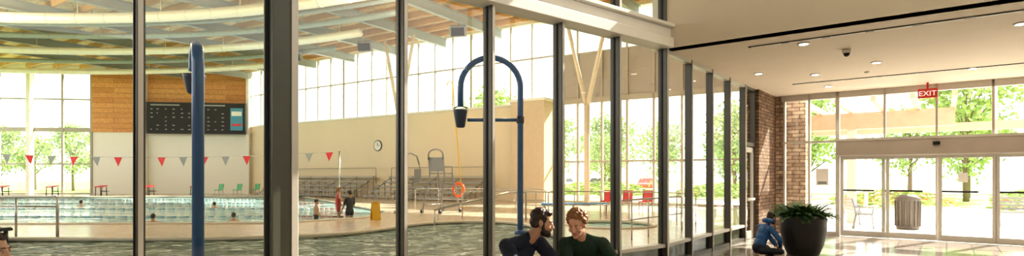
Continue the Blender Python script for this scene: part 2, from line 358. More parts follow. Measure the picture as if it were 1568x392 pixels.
mb=MB(); mb.box(9.9,23.23,0,.4,0,5.5,0); mb.box(0,23.23,-.05,.4,10.9,HZ,0); mb.build('wall_pool_left',[M_white],FL)
mb=MB(); mb.box(9.9,23.2,-.12,.3,5.5,10.9,0); mb.build('wall_cedar_cladding',[M_wood],FL)
mb=MB()
for x in (0,2.5,5.1,7.5,9.8): mb.box(x-.08,x+.08,-.08,.1,0,10.9,0)
for z in (0,2.6,5.5,8.3): mb.box(0,9.9,-.06,.08,z,z+(.35 if z==5.5 else .12),0)
mb.pane(0,9.9,.1,10.9,.02,1); mb.build('window_6',[M_fr2,M_glass],FL)
mb=MB(); mb.box(14.2,14.5,-.6,-.12,0,10.9,0); mb.box(4.95,5.25,-.6,-.12,0,10.9,0); mb.box(22.95,23.2,-.6,-.12,0,10.9,0); mb.build('wall_column_row',M_white,FL)
mb=MB(); FS=Fr((-47,48),(32.7,-52.15)); mb.box(0,61.5,-.4,0,0,3,0); mb.box(0,61.5,-.4,0,10,HZ,0)
for k in range(16): mb.box(4*k,4*k+.3,-.4,0,3,10,0)
mb.build('wall_pool_side',M_white,FS)
mb=MB(); mb.prism(hall,HZ,HZ+.3,0); mb.build('ceiling_pool',M_deckroof)
def clipseg(fr,y,axis):
    Mi=fr.mat().inverted(); pts=[Mi@Vector((p[0],p[1],0)) for p in hall]; xs=[]
    for i in range(len(pts)):
        a,b=pts[i],pts[(i+1)%len(pts)]
        if axis=='x':
            if (a.y-y)*(b.y-y)<0: xs.append(a.x+(b.x-a.x)*(y-a.y)/(b.y-a.y))
        else:
            if (a.x-y)*(b.x-y)<0: xs.append(a.y+(b.y-a.y)*(y-a.x)/(b.x-a.x))
    xs.sort(); return [(xs[i]+.15,xs[i+1]-.15) for i in range(0,len(xs)-1,2)]
mb=MB(); y=-1.0
while y>-46:
    for a,b in clipseg(FA,y,'x'): mb.box(a,b,y-.07,y+.07,HZ-.38,HZ-.0,0)
    y-=1.4
mb.build('roof_purlins',M_purlin,FA)
mb=MB(); x=-36
while x<10:
    for a,b in clipseg(FA,x,'y'):
        b=min(b,-.2)
        mb.box(x-.13,x+.13,a,b,HZ-.42,HZ-.38,0); mb.box(x-.02,x+.02,a,b,HZ-.9,HZ-.42,0); mb.box(x-.13,x+.13,a,b,HZ-.94,HZ-.9,0)
    x+=4.6
mb.build('roof_girders',[M_steelbl],FA)
def duct(nm,Yc,r,z,x0,x1,bow,mat=0,ph=0):
    mb=MB(); n=40; pts=[]
    for i in range(n+1):
        t=i/n; x=x0+(x1-x0)*t; pts.append((x,Yc+bow*(4*t*(1-t))-(x-x0)*ph,z))
    mb.tube(pts,r,18,0)
    for i in range(0,n,2): 
        a=Vector(pts[i]);b=Vector(pts[i+1]); mb.tube([a,a+(b-a)*.08],r*1.06,18,0)
    for i in range(2,n,6): mb.tube([pts[i],(pts[i][0],pts[i][1],HZ-.3)],.02,6,0)
    mb.build(nm,[M_duct if mat==0 else M_steelbl])
duct('ventilation_duct',28,.28,10.0,-34,-3,3.5,0,.14)
duct('ventilation_duct.001',33,.17,10.25,-36,-6,3.0,1,.12)
duct('ventilation_duct.002',36.5,.24,10.1,-38,-9,3.0,0,.12)
duct('ventilation_duct.003',41,.16,10.25,-40,-12,2.5,1,.12)
duct('ventilation_duct.004',44.5,.22,10.1,-42,-17,2.0,0,.1)
duct('ventilation_duct.005',22.5,.32,9.9,-20,2,3,0,.16)
duct('ventilation_duct.006',30.5,.12,10.3,-35,-4,3.2,1,.13)
def vcol(x,y):
    mb=MB(); b=FA.w(x,y,0)
    mb.tube([b,FA.w(x,y,5.5)],.16,12,0); mb.lathe(tuple(b),[(.3,0),(.3,.05)],16,0)
    for dx in (-1.3,1.3): mb.tube([FA.w(x,y,5.3),FA.w(x+dx,y,HZ-.9)],[.13,.1],12,0)
    mb.build('v_column',[mk('column_cream',(.70,.61,.48),.5)])
vcol(-21.5,-3.9); vcol(-9.2,-3.9); vcol(3.2,-2.2)
def bleach(nm,s0,s1):
    mb=MB()
    for r in range(5):
        y=-3.2+.6*r; z=.32+.32*r
        mb.box(s0,s1,y,y+.28,z-.04,z,0); mb.box(s0,s1,y+.3,y+.6,z-.2,z-.17,0); mb.box(s0,s1,y+.0,y+.03,z-.17,z-.09,0)
    n=int((s1-s0)/1.8)
    for k in range(n+1):
        x=s0+.1+(s1-s0-.2)*k/n
        for r in range(5):
            y=-3.1+.6*r; mb.box(x-.03,x+.03,y,y+.06,0,.28+.32*r,0)
        mb.beam((x,-3.1,.1),(x,-.6,1.5),.05,.05,0)
    mb.tube([(s0,-.5,1.0),(s0,-.5,2.2),(s1,-.5,2.2),(s1,-.5,1.0)],.025,6,0)
    mb.build(nm,[M_alu],FA)
bleach('bleachers',-26,-14.9); bleach('bleachers.001',-13.3,-4.5)
mb=MB(); cf=Fr(FA.w(-15.2,0),(.84,-.544))
def disc(mb,r,y0,y1,cz,mi,seg=28,cx=0):
    v=[(cx+r*math.cos(2*math.pi*k/seg),y,cz+r*math.sin(2*math.pi*k/seg)) for y in (y0,y1) for k in range(seg)]
    mb.add(v,[list(range(seg)),list(range(seg,2*seg))[::-1]]+[(k,(k+1)%seg,seg+(k+1)%seg,seg+k) for k in range(seg)],mi)
disc(mb,.42,-.06,0,3.9,0); disc(mb,.36,-.07,-.06,3.9,1); mb.box(-.02,.02,-.085,-.07,3.9,4.15,0); mb.box(0,.18,-.085,-.07,3.88,3.92,0)
mb.build('wall_clock',[M_black,M_white],cf)
mb=MB()
for a,b in ((14.75,18.7),(18.85,23.0)): mb.box(a,b,-.95,-.65,5.35,8.15,0); mb.box(a+.05,b-.05,-.97,-.95,5.4,8.1,1)
for a in (15.2,18.2,19.3,22.5): mb.box(a-.05,a+.05,-.65,-.12,5.6,5.7,0); mb.box(a-.05,a+.05,-.65,-.12,7.6,7.7,0)
rnd=random.Random(3)
for r in range(6):
    z=7.5-.36*r
    for x in (15.1,15.6,16.3,16.9,17.6,18.2,19.2,19.8,20.4,21.0): 
        if rnd.random()<.7: mb.box(x,x+.1+.12*rnd.random(),-.985,-.97,z,z+.07,2)
mb.box(19.2,21.3,-.985,-.97,7.85,7.97,2); mb.box(15.1,17.5,-.985,-.97,7.85,7.95,2)
mb.box(21.75,22.8,-.99,-.97,5.7,7.7,3); mb.box(21.85,22.7,-1.0,-.99,7.0,7.4,4); mb.box(21.85,22.7,-1.0,-.99,6.1,6.3,5)
mb.build('scoreboard',[M_black,M_board,M_digit,M_logo,M_lettw,M_red],FL)
# ------------------------------------------------------------------ spray features
def hook(nm,base,H,R,ang,r,arm=True,drop=.55,bk=.6):
    mb=MB(); pts=[(0,0,-.5),(0,0,H-R)]
    for k in range(1,19): 
        a=math.pi*k/18; pts.append((-R+R*math.cos(a),0,H-R+R*math.sin(a)))
    pts.append((-2*R,0,H-R-drop)); mb.tube(pts,r,16,0)
    zb=H-R-drop
    mb.lathe((0,0,-.06),[(r*2,0),(r*2,.08),(r*1.3,.12)],20,0)
    mb.lathe((-2*R,0,zb-bk),[(.10,0),(.13,.03),(.20,bk*.75),(.21,bk*.85)],20,1)
    mb.tube([(-2*R-.2,0,zb-.05),(-2*R,0,zb+.05),(-2*R+.2,0,zb-.05)],.02,6,1)
    if arm: mb.tube([(-2*R+.2,0,zb-.38),(0,0,zb-.38)],r*.6,12,0); mb.lathe((0,0,zb-.48),[(r*1.3,0),(r*1.3,.2)],16,1)
    mb.build(nm,[M_blue,M_dblue],Fr((base[0],base[1]),(math.cos(ang),math.sin(ang))))
hook('water_spray_hook',(.24,16.0),5.0,.86,0,.085)
hook('water_spray_hook.001',(-5.92,10.5),4.12,.42,math.radians(-56),.105,False,.0,.45)
# ------------------------------------------------------------------ railings
def rail(nm,pts,h=1.0,mid=(.5,),fr=W0,r=.024):
    mb=MB(); P=[Vector((p[0],p[1],p[2] if len(p)>2 else 0)) for p in pts]
    up=Vector((0,0,1))
    mb.tube([P[0],P[0]+up*(h-.08),P[0]+up*h+(P[1]-P[0]).normalized()*.08]+[p+up*h for p in P[1:-1]]+[P[-1]+up*h+(P[-2]-P[-1]).normalized()*.08,P[-1]+up*(h-.08),P[-1]],r,8,0)
    for m in mid: mb.tube([p+up*m*h for p in P],r*.7,8,0)
    for p in P[1:-1]: mb.tube([p,p+up*h],r*.85,8,0)
    for a,b in zip(P[:-1],P[1:]):
        n=int((b-a).length/1.6)
        for k in range(1,n+1):
            q=a+(b-a)*k/(n+1); mb.tube([q,q+up*h],r*.75,8,0)
    mb.build(nm,[M_ss],fr)
rail('pool_railing',[(-17,15.4),(-12.0,14.7)],1.05,(.75,),r=.036)
rail('pool_railing.001',[(1.4,21.5),(3.4,21.4),(5.4,20.4),(6.2,18.8)])
rail('pool_railing.002',[(-1.9,21.3),(.2,21.3),(1.6,20.4)])
rail('pool_railing.003',[(-4.6,26.5),(-1.2,25.9),(1.5,25.0)])
rail('pool_railing.004',[(2.4,13.2),(3.6,14.7),(5.0,16.4)])
mb=MB()
for y in (0,.9):
    mb.tube([(-2.6,18.7+y,-.3),(-2.6,18.7+y,.45),(-.2,19.5+y,1.0),(.5,19.8+y,1.0),(.5,19.8+y,0)],.028,8,0)
mb.build('ramp_handrail',[M_ss])
mb=MB(); 
mb.box(-13.8,-12.1,12.9,13.5,.28,.34,0)
for x in (-13.7,-12.2):
    for y in (12.95,13.42): mb.box(x-.03,x+.03,y-.03,y+.03,-.06,.28,0)
for k in range(8): mb.box(-13.75+.21*k,-13.6+.21*k,12.9,13.5,.34,.36,0)
mb.build('black_pool_bench',[M_black])
def lifechair(nm,x,y,yaw):
    mb=MB(); r=.035
    for sx in (-.4,.4):
        mb.tube([(sx*1.25,-.75,0),(sx,-.3,1.7)],r,8,0); mb.tube([(sx*1.25,.65,0),(sx,.25,1.7),(sx,.35,2.5)],r,8,0)
        mb.tube([(sx,-.3,1.7),(sx,-.3,2.0),(sx,.3,2.0)],r*.8,8,0); mb.tube([(sx*1.2,-.6,.35),(sx*1.2,.5,.35)],r*.8,8,0)
        for yy in (-.75,.65): mb.tube([(sx*1.25-.03,yy,.09),(sx*1.25+.03,yy,.09)],.09,12,2)
    for k in range(5): z=.3+.3*k; t=z/1.7; mb.tube([(-.5+.1*t,-.75+.45*t,z),(.5-.1*t,-.75+.45*t,z)],r*.8,8,0)
    mb.box(-.38,.38,-.3,.28,1.68,1.74,1); mb.box(-.38,.38,.26,.31,1.8,2.4,1)
    mb.tube([(-.4,.35,2.3)]+[(-.4+.4*(1-math.cos(a)),.35,2.5+.25*math.sin(a)) for a in [math.pi*k/10 for k in range(11)]]+[(.4,.35,2.3)],r,8,0)
    mb.tube([(-.55+.28*math.cos(a),-.55,1.0+.28*math.sin(a)) for a in [2*math.pi*k/24 for k in range(24)]][:],.06,10,3,True)
    mb.build(nm,[mk('chair_frame_grey',(.3,.3,.3),.4,.5),M_grey,M_black,M_org],Fr((x,y),(math.cos(yaw),math.sin(yaw))))
lifechair('lifeguard_chair',-3.1,24.2,2.6)
mb=MB(); 
mb.tube([(-4.9,24.0,0),(-4.9,24.0,2.0),(-4.7,24.0,2.45),(-4.4,24.0,2.6),(-4.1,24.0,2.45),(-4.0,24.0,2.1)],.035,8,0)
mb.lathe((-4.9,24.0,0),[(.2,0),(.2,.1),(.08,.15)],16,0); mb.box(-4.25,-3.95,23.8,24.2,1.35,1.4,1); mb.box(-4.25,-3.95,24.18,24.22,1.4,1.9,1); mb.tube([(-4.0,24.0,2.1),(-4.0,24.18,1.9)],.02,6,0); mb.tube([(-4.9,24.0,1.3),(-4.0,24.0,1.35)],.03,6,0)
mb.build('pool_access_lift',[mk('lift_frame_grey',(.3,.3,.3),.4,.5),M_grey])
mb=MB(); mb.tube([(-2.4,27.2,0),(-2.95,27.6,6.2)],.03,8,0); mb.tube([(-2.95,27.6,6.2),(-3.15,27.8,6.35),(-3.25,27.7,6.1)],.03,8,0); mb.lathe((-2.4,27.2,0),[(.15,0),(.15,.06)],12,0); mb.build('yellow_rescue_pole',[M_yel])
mb=MB(); 
for sgn in (-1,1): mb.beam((0,sgn*.22,.0),(0,0,.62),.30,.03,0)
mb.box(-.08,.08,-.03,.03,.60,.68,0)
mb.build('yellow_wet_floor_sign',[M_yel],Fr((-5.0,20.4),(1,.5)))
mb=MB(); mb.box(1.2,3.9,22.4,23.0,.42,.5,0)
for x in (1.3,2.5,3.8): mb.box(x-.03,x+.03,22.45,22.95,0,.42,1)
mb.build('blue_poolside_bench',[mk('bench_blue',(.05,.25,.55),.4),M_ss])
def chair(nm,x,y,yaw,mat,h=.45):
    mb=MB()
    for sx in (-.22,.22):
        mb.tube([(sx,-.22,0),(sx,-.2,h),(sx,.2,h),(sx,.28,h+.5)],.018,8,1); mb.tube([(sx,.25,0),(sx,.18,h)],.018,8,1)
    prof=[(-.24,h+.0),(-.2,h+.03),(.1,h+.0),(.2,h+.03),(.27,h+.25),(.32,h+.5)]
    for a,b in zip(prof[:-1],prof[1:]): mb.beam((0,a[0],a[1]),(0,b[0],b[1]),.46,.03,0)
    mb.build(nm,[mat,M_ss],Fr((x,y),(math.cos(yaw),math.sin(yaw))))
for (x,y) in [(4.3,25.3),(5.1,25.0),(5.9,24.6),(4.8,26.3)]: chair('red_deck_chair',x,y,-.6,M_red)
for (x,y) in [(-22.5,45.6),(-21.3,46.2),(-23.8,45.2)]: chair('green_deck_chair',x,y,-.3,M_green)
for i in range(5):
    x=-41+3.6*i; y=43.9+.5*i
    mb=MB(); mb.obox((0,0,.75),Matrix.Rotation(.15,3,'X'),(.3,.35,.03),0)
    for sx in (-.25,.25): mb.tube([(sx,.3,0),(sx,.25,.7)],.03,8,1); mb.tube([(sx,-.3,0),(sx,-.25,.75)],.03,8,1)
    mb.tube([(-.25,.3,.35),(.25,.3,.35)],.025,8,1); mb.box(-.25,.25,.35,.6,.3,.34,1)
    mb.build('starting_block',[M_red,M_black],Fr((x,y+.9)))
cols=[mk('lane_dull_red',(.35,.12,.1),.5),mk('lane_pale',(.42,.52,.52),.5),mk('lane_blue',(.2,.34,.42),.5)]
for k in range(4):
    mb=MB()
    yy=22.5+5.4*k; xl=-25-(yy-18.2)*.62+.4; xr=-5.6-(yy-24.5)*.58-.4 if yy>24.5 else -6.6
    n=int((xr-xl)/.25)
    for j in range(n):
        mb.tube([(xl+.25*j,yy,-.05),(xl+.25*j+.2,yy,-.05)],.04,6,(0 if j<8 or j>n-8 else (1 if j%2 else 2)))
    mb.build('lane_rope',cols)
mb=MB(); a=Vector((-30.5,29,2.95)); b=Vector((-9.6,31,2.95)); n=19
ln=[a+(b-a)*i/40+Vector((0,0,-.35*(4*(i/40)*(1-i/40)))) for i in range(41)]
mb.tube(ln,.012,5,2)
for k in range(n):
    t=(k+.5)/n; i=t*40; p=ln[int(i)]+(ln[min(40,int(i)+1)]-ln[int(i)])*(i-int(i)); w=Vector((.21,.02,0)); z=Vector((0,.0,-.5))
    mb.add([p-w,p+w,p+z+Vector((.04*math.sin(k*2),.06*math.cos(k*1.7),0))],[(0,1,2)],k%2)
for p in (a,b): mb.tube([(p.x,p.y,-.1 if p is a else 0),(p.x,p.y,3.0)],.04,8,2)
mb.build('backstroke_flag_line',[M_red,mk('flag_grey',(.3,.32,.34),.7),M_ss])
for x,y,z in ((-9.5,36,10.0),(-3.2,33,10.2),(-15,38.5,9.9)):
    mb=MB(); mb.obox((x,y,z),Matrix.Rotation(.4,3,'X')@Matrix.Rotation(.3,3,'Z'),(.45,.35,.3),0); mb.tube([(x,y,z),(x,y,HZ-.2)],.03,6,0); mb.obox((x,y-.3,z-.12),Matrix.Rotation(.4,3,'X')@Matrix.Rotation(.3,3,'Z'),(.38,.08,.24),1); mb.build('ceiling_loudspeaker',[M_grey,M_black])
# ------------------------------------------------------------------ exterior
gz=-.02
mb=MB(); mb.quad((-150,-60,gz-.14),(150,-60,gz-.14),(150,200,gz-.14),(-150,200,gz-.14),0); mb.build('ground_lawn',M_grass)
mb=MB(); mb.prism([tuple(FD.w(-3,.0))[:2],tuple(FD.w(40,.0))[:2],tuple(FD.w(40,19))[:2],tuple(FD.w(3,19))[:2],(13,42),(-30,70),(-35,62),(11,34),(12,28)],-.15,gz,0); mb.build('ground_plaza',M_conc)
mb=MB(); mb.prism([(-40,75),(40,50),(60,60),(-40,95)],-.15,-.05,0); mb.build('ground_parking',mk('asphalt',(.5,.5,.5),.9,0,.1))
def treemesh(seed,H,R):
    rr=random.Random(seed); mb=MB()
    mb.tube([(0,0,0),(.05,.03,H*.25),(-.05,.05,H*.5),(0,0,H*.8)],[.18,.14,.1,.03],8,0)
    cl=[]
    for k in range(26):
        a=rr.uniform(0,6.28); z=rr.uniform(.32,.97)*H; rad=R*math.sin(min(1,(z/H-.2)/.8)*math.pi)**.6*rr.uniform(.3,.95)
        c=Vector((rad*math.cos(a),rad*math.sin(a),z)); cl.append(c)
        if k%2==0: mb.tube([(0,0,z*.6),(c*.5+Vector((0,0,z*.35))),c],[.06,.04,.015],5,0)
    for c in cl:
        for j in range(95):
            d=Vector((rr.gauss(0,1),rr.gauss(0,1),rr.gauss(0,.8)))*R*.19; p=c+d; s=R*.055*rr.uniform(.7,1.4)
            u=Vector((rr.uniform(-1,1),rr.uniform(-1,1),rr.uniform(-1,1))).normalized(); v=u.cross(Vector((rr.uniform(-1,1),rr.uniform(-1,1),rr.uniform(-1,1)))).normalized()
            mb.quad(p-u*s,p-v*s*.7,p+u*s,p+v*s*.7,1)
    return mb.build('tree',[M_bark,M_leafT])
protos=[treemesh(1,7,2.6),treemesh(2,6,2.3),treemesh(3,8.5,3.0)]
locs=[(16,40),(24,45),(31,38),(12,44),(8,48),(4,52),(36,44),(20,52),(28,54),(43,40),(10,57),(-2,59),(-12,72),(-20,78),(-52,66),(-47,72),(-60,70),(-57,62),(-66,60),(-42,66),(50,48),(40,56)]
for i,(x,y) in enumerate(locs):
    if i<3: o=protos[i]
    else: o=bpy.data.objects.new('tree',protos[i%3].data); COL.objects.link(o)
    o.location=(x,y,-.16); s=.8+.5*random.random(); o.scale=(s,s,s); o.rotation_euler=(0,0,random.random()*6)
def bed(nm,c,rx,ry,h,seed,fl):
    rr=random.Random(seed); mb=MB(); mb.lathe((0,0,-.16),[(1.03,0),(1.03,.25),(.95,.25)],28,2)
    for j in range(1500):
        a=rr.uniform(0,6.28); q=math.sqrt(rr.random())*.97; z=h*(1-q*q*.5)*rr.uniform(.25,1)
        p=Vector((q*math.cos(a),q*math.sin(a),z+.05)); s=.07*rr.uniform(.6,1.4)
        u=Vector((rr.uniform(-1,1),rr.uniform(-1,1),rr.uniform(-1,1))).normalized(); v=u.cross(Vector((rr.uniform(-1,1),rr.uniform(-1,1),.3))).normalized()
        mb.quad(p-u*s,p-v*s*.6,p+u*s,p+v*s*.6,1 if (rr.random()<.15 and fl) else 0)
    o=mb.build(nm,[M_leafT,mk('petals',(.8,.3,.1),.6),M_conc],Fr(c)); o.scale=(rx,ry,1)
bed('flower_bed',(18.5,27),3,1.6,.9,1,True); bed('flower_bed.001',(23,23),3,1.6,.8,2,True); bed('shrub_hedge',(13.5,36),3,1.3,1.1,4,False); bed('shrub_hedge.001',(6,39),4,1.3,1.2,5,False); bed('shrub_hedge.002',(30,30),4,2,1.0,6,False)
mb=MB()
mb.box(-.5,4.2,5.0,5.4,3.2,3.75,0); mb.box(-.5,12,9.5,9.8,3.3,3.6,0)
for k in range(6): mb.box(-.5+.92*k,-.38+.92*k,1.8,9.8,3.75,3.95,0)
for x in (1.4,5.4,6.3,7.2): mb.box(x-.05,x+.05,9.55,9.75,gz,5.6 if x>5 else 3.3,1)
mb.box(1.27,1.53,5.07,5.33,gz,3.2,1)
mb.build('entrance_canopy',[mk('canopy_timber',(.50,.37,.27),.6,0,.15),M_framew],FD)
mb=MB(); mb.lathe((0,0,gz),[(.27,0),(.3,.05),(.31,.85),(.33,.88),(.33,.95),(.2,1.05),(.14,1.05)],24,0)
for k in range(16):
    a=2*math.pi*k/16; mb.tube([(.315*math.cos(a),.315*math.sin(a),.08),(.325*math.cos(a),.325*math.sin(a),.85)],.02,5,1)
mb.build('litter_bin',[mk('bin_brown',(.12,.10,.085),.6),mk('bin_slat',(.17,.14,.12),.6)],Fr(FD.w(3.05,3.6)))
def bench(nm,fr):
    mb=MB()
    for x in (-.7,.7):
        mb.tube([(x,-.25,gz),(x,-.2,.42),(x,.22,.42),(x,.32,.9)],.03,8,0); mb.tube([(x,.3,gz),(x,.22,.42)],.03,8,0); mb.tube([(x,-.22,.42),(x,-.24,.65),(x,.26,.65)],.025,8,0)
    for k in range(5): mb.box(-.75,.75,-.22+.1*k,-.15+.1*k,.43,.46,0)
    for k in range(4): z=.52+.11*k; mb.box(-.75,.75,.25+.023*k,.28+.023*k,z,z+.07,0)
    mb.build(nm,[mk(nm+'_metal',(.30,.30,.30),.4,.5)],fr)
bench('park_bench',Fr(FD.w(1.75,3.6),(.3,.95))); bench('park_bench.001',Fr(FD.w(6.0,6.5),(.8,-.6)))
def car(x,y,yaw,mat):
    mb=MB()
    prof=[(-2.1,.35),(-2.15,.75),(-1.6,.95),(-1.05,1.42),(.5,1.45),(1.15,.98),(2.0,.85),(2.15,.6),(2.1,.35)]
    n=len(prof)
    v=[(p[0],-.85*(.82 if p[1]>1.2 else 1),p[1]) for p in prof]+[(p[0],.85*(.82 if p[1]>1.2 else 1),p[1]) for p in prof]
    mb.add(v,[list(range(n)),list(range(n,2*n))[::-1]]+[(i,(i+1)%n,n+(i+1)%n,n+i) for i in range(n)],0)
    for sy in (-1,1): mb.add([(-1.45,sy*.86,.98),(1.0,sy*.86,1.0),(.45,sy*.74,1.38),(-1.0,sy*.74,1.36)],[(0,1,2,3)],1)
    mb.add([(1.14,-.75,1.0),(1.14,.75,1.0),(.57,.65,1.42),(.57,-.65,1.42)],[(0,1,2,3)],1)
    for wx in (-1.35,1.35):
        for wy in (-.85,.85): mb.tube([(wx,wy-.1,.32),(wx,wy+.1,.32)],.32,16,2); mb.tube([(wx,wy-.11,.32),(wx,wy+.11,.32)],.18,12,3)
    mb.build('parked_car',[mat,M_black,mk('tyre',(.02,.02,.02),.8),M_ss],Fr((x,y,-.05),(math.cos(yaw),math.sin(yaw))))
for i,(x,y,c) in enumerate([(2,66,(.1,.2,.5)),(6,64.5,(.7,.7,.7)),(10,63,(.05,.05,.06)),(15,61,(.6,.1,.1)),(20,59,(.8,.8,.8))]): car(x,y,1.1,mk('car_paint_%d'%i,c,.25,.3,coat=.5))
# ------------------------------------------------------------------ planter with fern
pc=(5.93,11.35)
pl=empty('potted_fern',(pc[0],pc[1],0))
mb=MB(); mb.lathe((0,0,0),[(.27,0),(.30,.02),(.38,.22),(.43,.5),(.435,.72),(.42,.79),(.40,.80),(.385,.78),(.385,.72)],40,0,False)
mb.lathe((0,0,0),[(.0,0),(.28,0.001)],40,0,False); mb.lathe((0,0,0),[(.0,.73),(.39,.73)],40,1,False)
mb.build('pot',[M_pot,M_soil],Fr(pc),pl)
mb=MB(); rr=random.Random(11)
for k in range(320):
    a=rr.uniform(0,6.28); L=rr.uniform(.26,.48); el=rr.uniform(.5,1.5); r0=rr.uniform(0,.33)
    base=Vector((r0*math.cos(a),r0*math.sin(a),.73)); a2=a+rr.uniform(-.5,.5); dr=Vector((math.cos(a2),math.sin(a2),0)); pr=base; ang=el; pts=[base]
    for j in range(7):
        pr=pr+(dr*math.cos(ang)+Vector((0,0,1))*math.sin(ang))*L/7; ang-=rr.uniform(.10,.26); pts.append(pr.copy())
    sd=Vector((-dr.y,dr.x,0)); mb.tube(pts,.003,3,0)
    for j in range(1,8):
        w=.055*math.sin(math.pi*(j/8.5))+.012
        p=pts[j]; q=pts[j-1]; f=(p-q)*.5
        for sg in (-1,1):
            t=p+sd*sg*w+f*.6-Vector((0,0,.012)); mb.add([q,q+f,t],[(0,1,2)],0); mb.add([p-f*.8,p,t+f*.7],[(0,1,2)],0)
mb.build('fronds',[M_leafF],Fr(pc),pl)
# ------------------------------------------------------------------ people
def rotm(yaw,pitch=0,roll=0):
    return (Matrix.Rotation(yaw,3,'Z')@Matrix.Rotation(pitch,3,'Y')@Matrix.Rotation(roll,3,'X'))
class Body:
    def __init__(s): s.p=[]
    def cap(s,a,b,ra,rb,mi): s.p.append(('c',Vector(a),Vector(b),ra,rb,mi))
    def ell(s,c,r,M,mi): s.p.append(('e',Vector(c),Vector(r),M,None,mi))
    def make(s,name,mats,vox,parent,sm=4,disp=0,dscale=20):
        mb=MB()
        for p in s.p:
            if p[0]=='e': mb.ell(p[1],p[2],p[3],0,18,12)
            else:
                a,b,ra,rb=p[1],p[2],p[3],p[4]; d=(b-a); L=max(d.length,1e-4); d=d/L
                pts=[];rs=[]
                for k in range(6): t=math.pi/2*k/6; pts.append(a-d*ra*math.cos(t)); rs.append(max(ra*math.sin(t),ra*.05))
                for k in range(7): t=k/6; pts.append(a+d*L*t); rs.append(ra+(rb-ra)*t)
                for k in range(1,7): t=math.pi/2*k/6; pts.append(b+d*rb*math.sin(t)); rs.append(max(rb*math.cos(t),rb*.05))
                mb.tube(pts,rs,14,0)
        o=mb.build(name+'_src',[mats[0]])
        m=o.modifiers.new('r','REMESH'); m.mode='VOXEL'; m.voxel_size=vox; m.use_smooth_shade=True
        m2=o.modifiers.new('s','SMOOTH'); m2.factor=.5; m2.iterations=sm
        dg=bpy.context.evaluated_depsgraph_get(); dg.update()
        me=bpy.data.meshes.new_from_object(o.evaluated_get(dg)); bpy.data.objects.remove(o)
        me.name=name; me.materials.clear()
        for mm in mats: me.materials.append(mm)
        n=len(me.vertices); co=np.empty(n*3); me.vertices.foreach_get('co',co); co=co.reshape(-1,3)
        if disp:
            no=np.empty(n*3); me.vertices.foreach_get('normal',no); no=no.reshape(-1,3)
            dv=np.array([noise.noise(Vector(c)*dscale)+.5*noise.noise(Vector(c)*dscale*2.3) for c in co]); co=co+no*dv[:,None]*disp
            me.vertices.foreach_set('co',co.ravel())
        nf=len(me.polygons); fc=np.empty(nf*3); me.polygons.foreach_get('center',fc); fc=fc.reshape(-1,3)
        best=np.full(nf,1e9); mi=np.zeros(nf,dtype=np.int32)
        for p in s.p:
            if p[0]=='c':
                a=np.array(p[1]);b=np.array(p[2]);ab=b-a; t=np.clip(((fc-a)@ab)/max(ab@ab,1e-9),0,1)
                d=np.linalg.norm(fc-a-t[:,None]*ab,axis=1)-(p[3]+(p[4]-p[3])*t)
            else:
                Mi=np.array(p[3].transposed()); q=(fc-np.array(p[1]))@Mi.T/np.array(p[2]); d=(np.linalg.norm(q,axis=1)-1)*min(p[2])
            w=d<best; best[w]=d[w]; mi[w]=p[5]
        me.polygons.foreach_set('material_index',mi); me.polygons.foreach_set('use_smooth',[True]*nf); me.update()
        ob=bpy.data.objects.new(name,me); COL.objects.link(ob)
        if parent: ob.parent=parent; ob.matrix_parent_inverse=parent.matrix_basis.inverted()
        return ob
def hand(B,w,d,n,side,mi,curl=.5,k=1.):
    d=Vector(d).normalized(); n=Vector(n); n=(n-d*n.dot(d)).normalized(); s=d.cross(n).normalized()*side; w=Vector(w)
    M=Matrix((d,s,n)).transposed()
    B.ell(w+d*.045*k,(.05*k,.04*k,.017*k),M,mi)
    for j,(off,L) in enumerate(((.028,.070),(.010,.080),(-.009,.074),(-.027,.058))):
        p=w+d*.082*k+s*off*k; r=.0095*k; a=curl*.5
        for q in range(3):
            l=L*k*(.45,.32,.25)[q]; dr=d*math.cos(a)+n*math.sin(a)+s*off*1.5; e=p+dr*l; B.cap(p,e,r,r*.88,mi); p=e; r*=.88; a+=curl
    p=w+d*.02*k+s*.03*k; q=p+(d*.6+s*.75+n*.3).normalized()*.045*k; B.cap(p,q,.012*k,.0105*k,mi); B.cap(q,q+(d*.9+s*.2+n*.3).normalized()*.035*k,.0105*k,.009*k,mi)
EYEW=mk('eye_white',(.6,.57,.53),.3); IRIS=mk('iris_dark',(.05,.03,.02),.2)
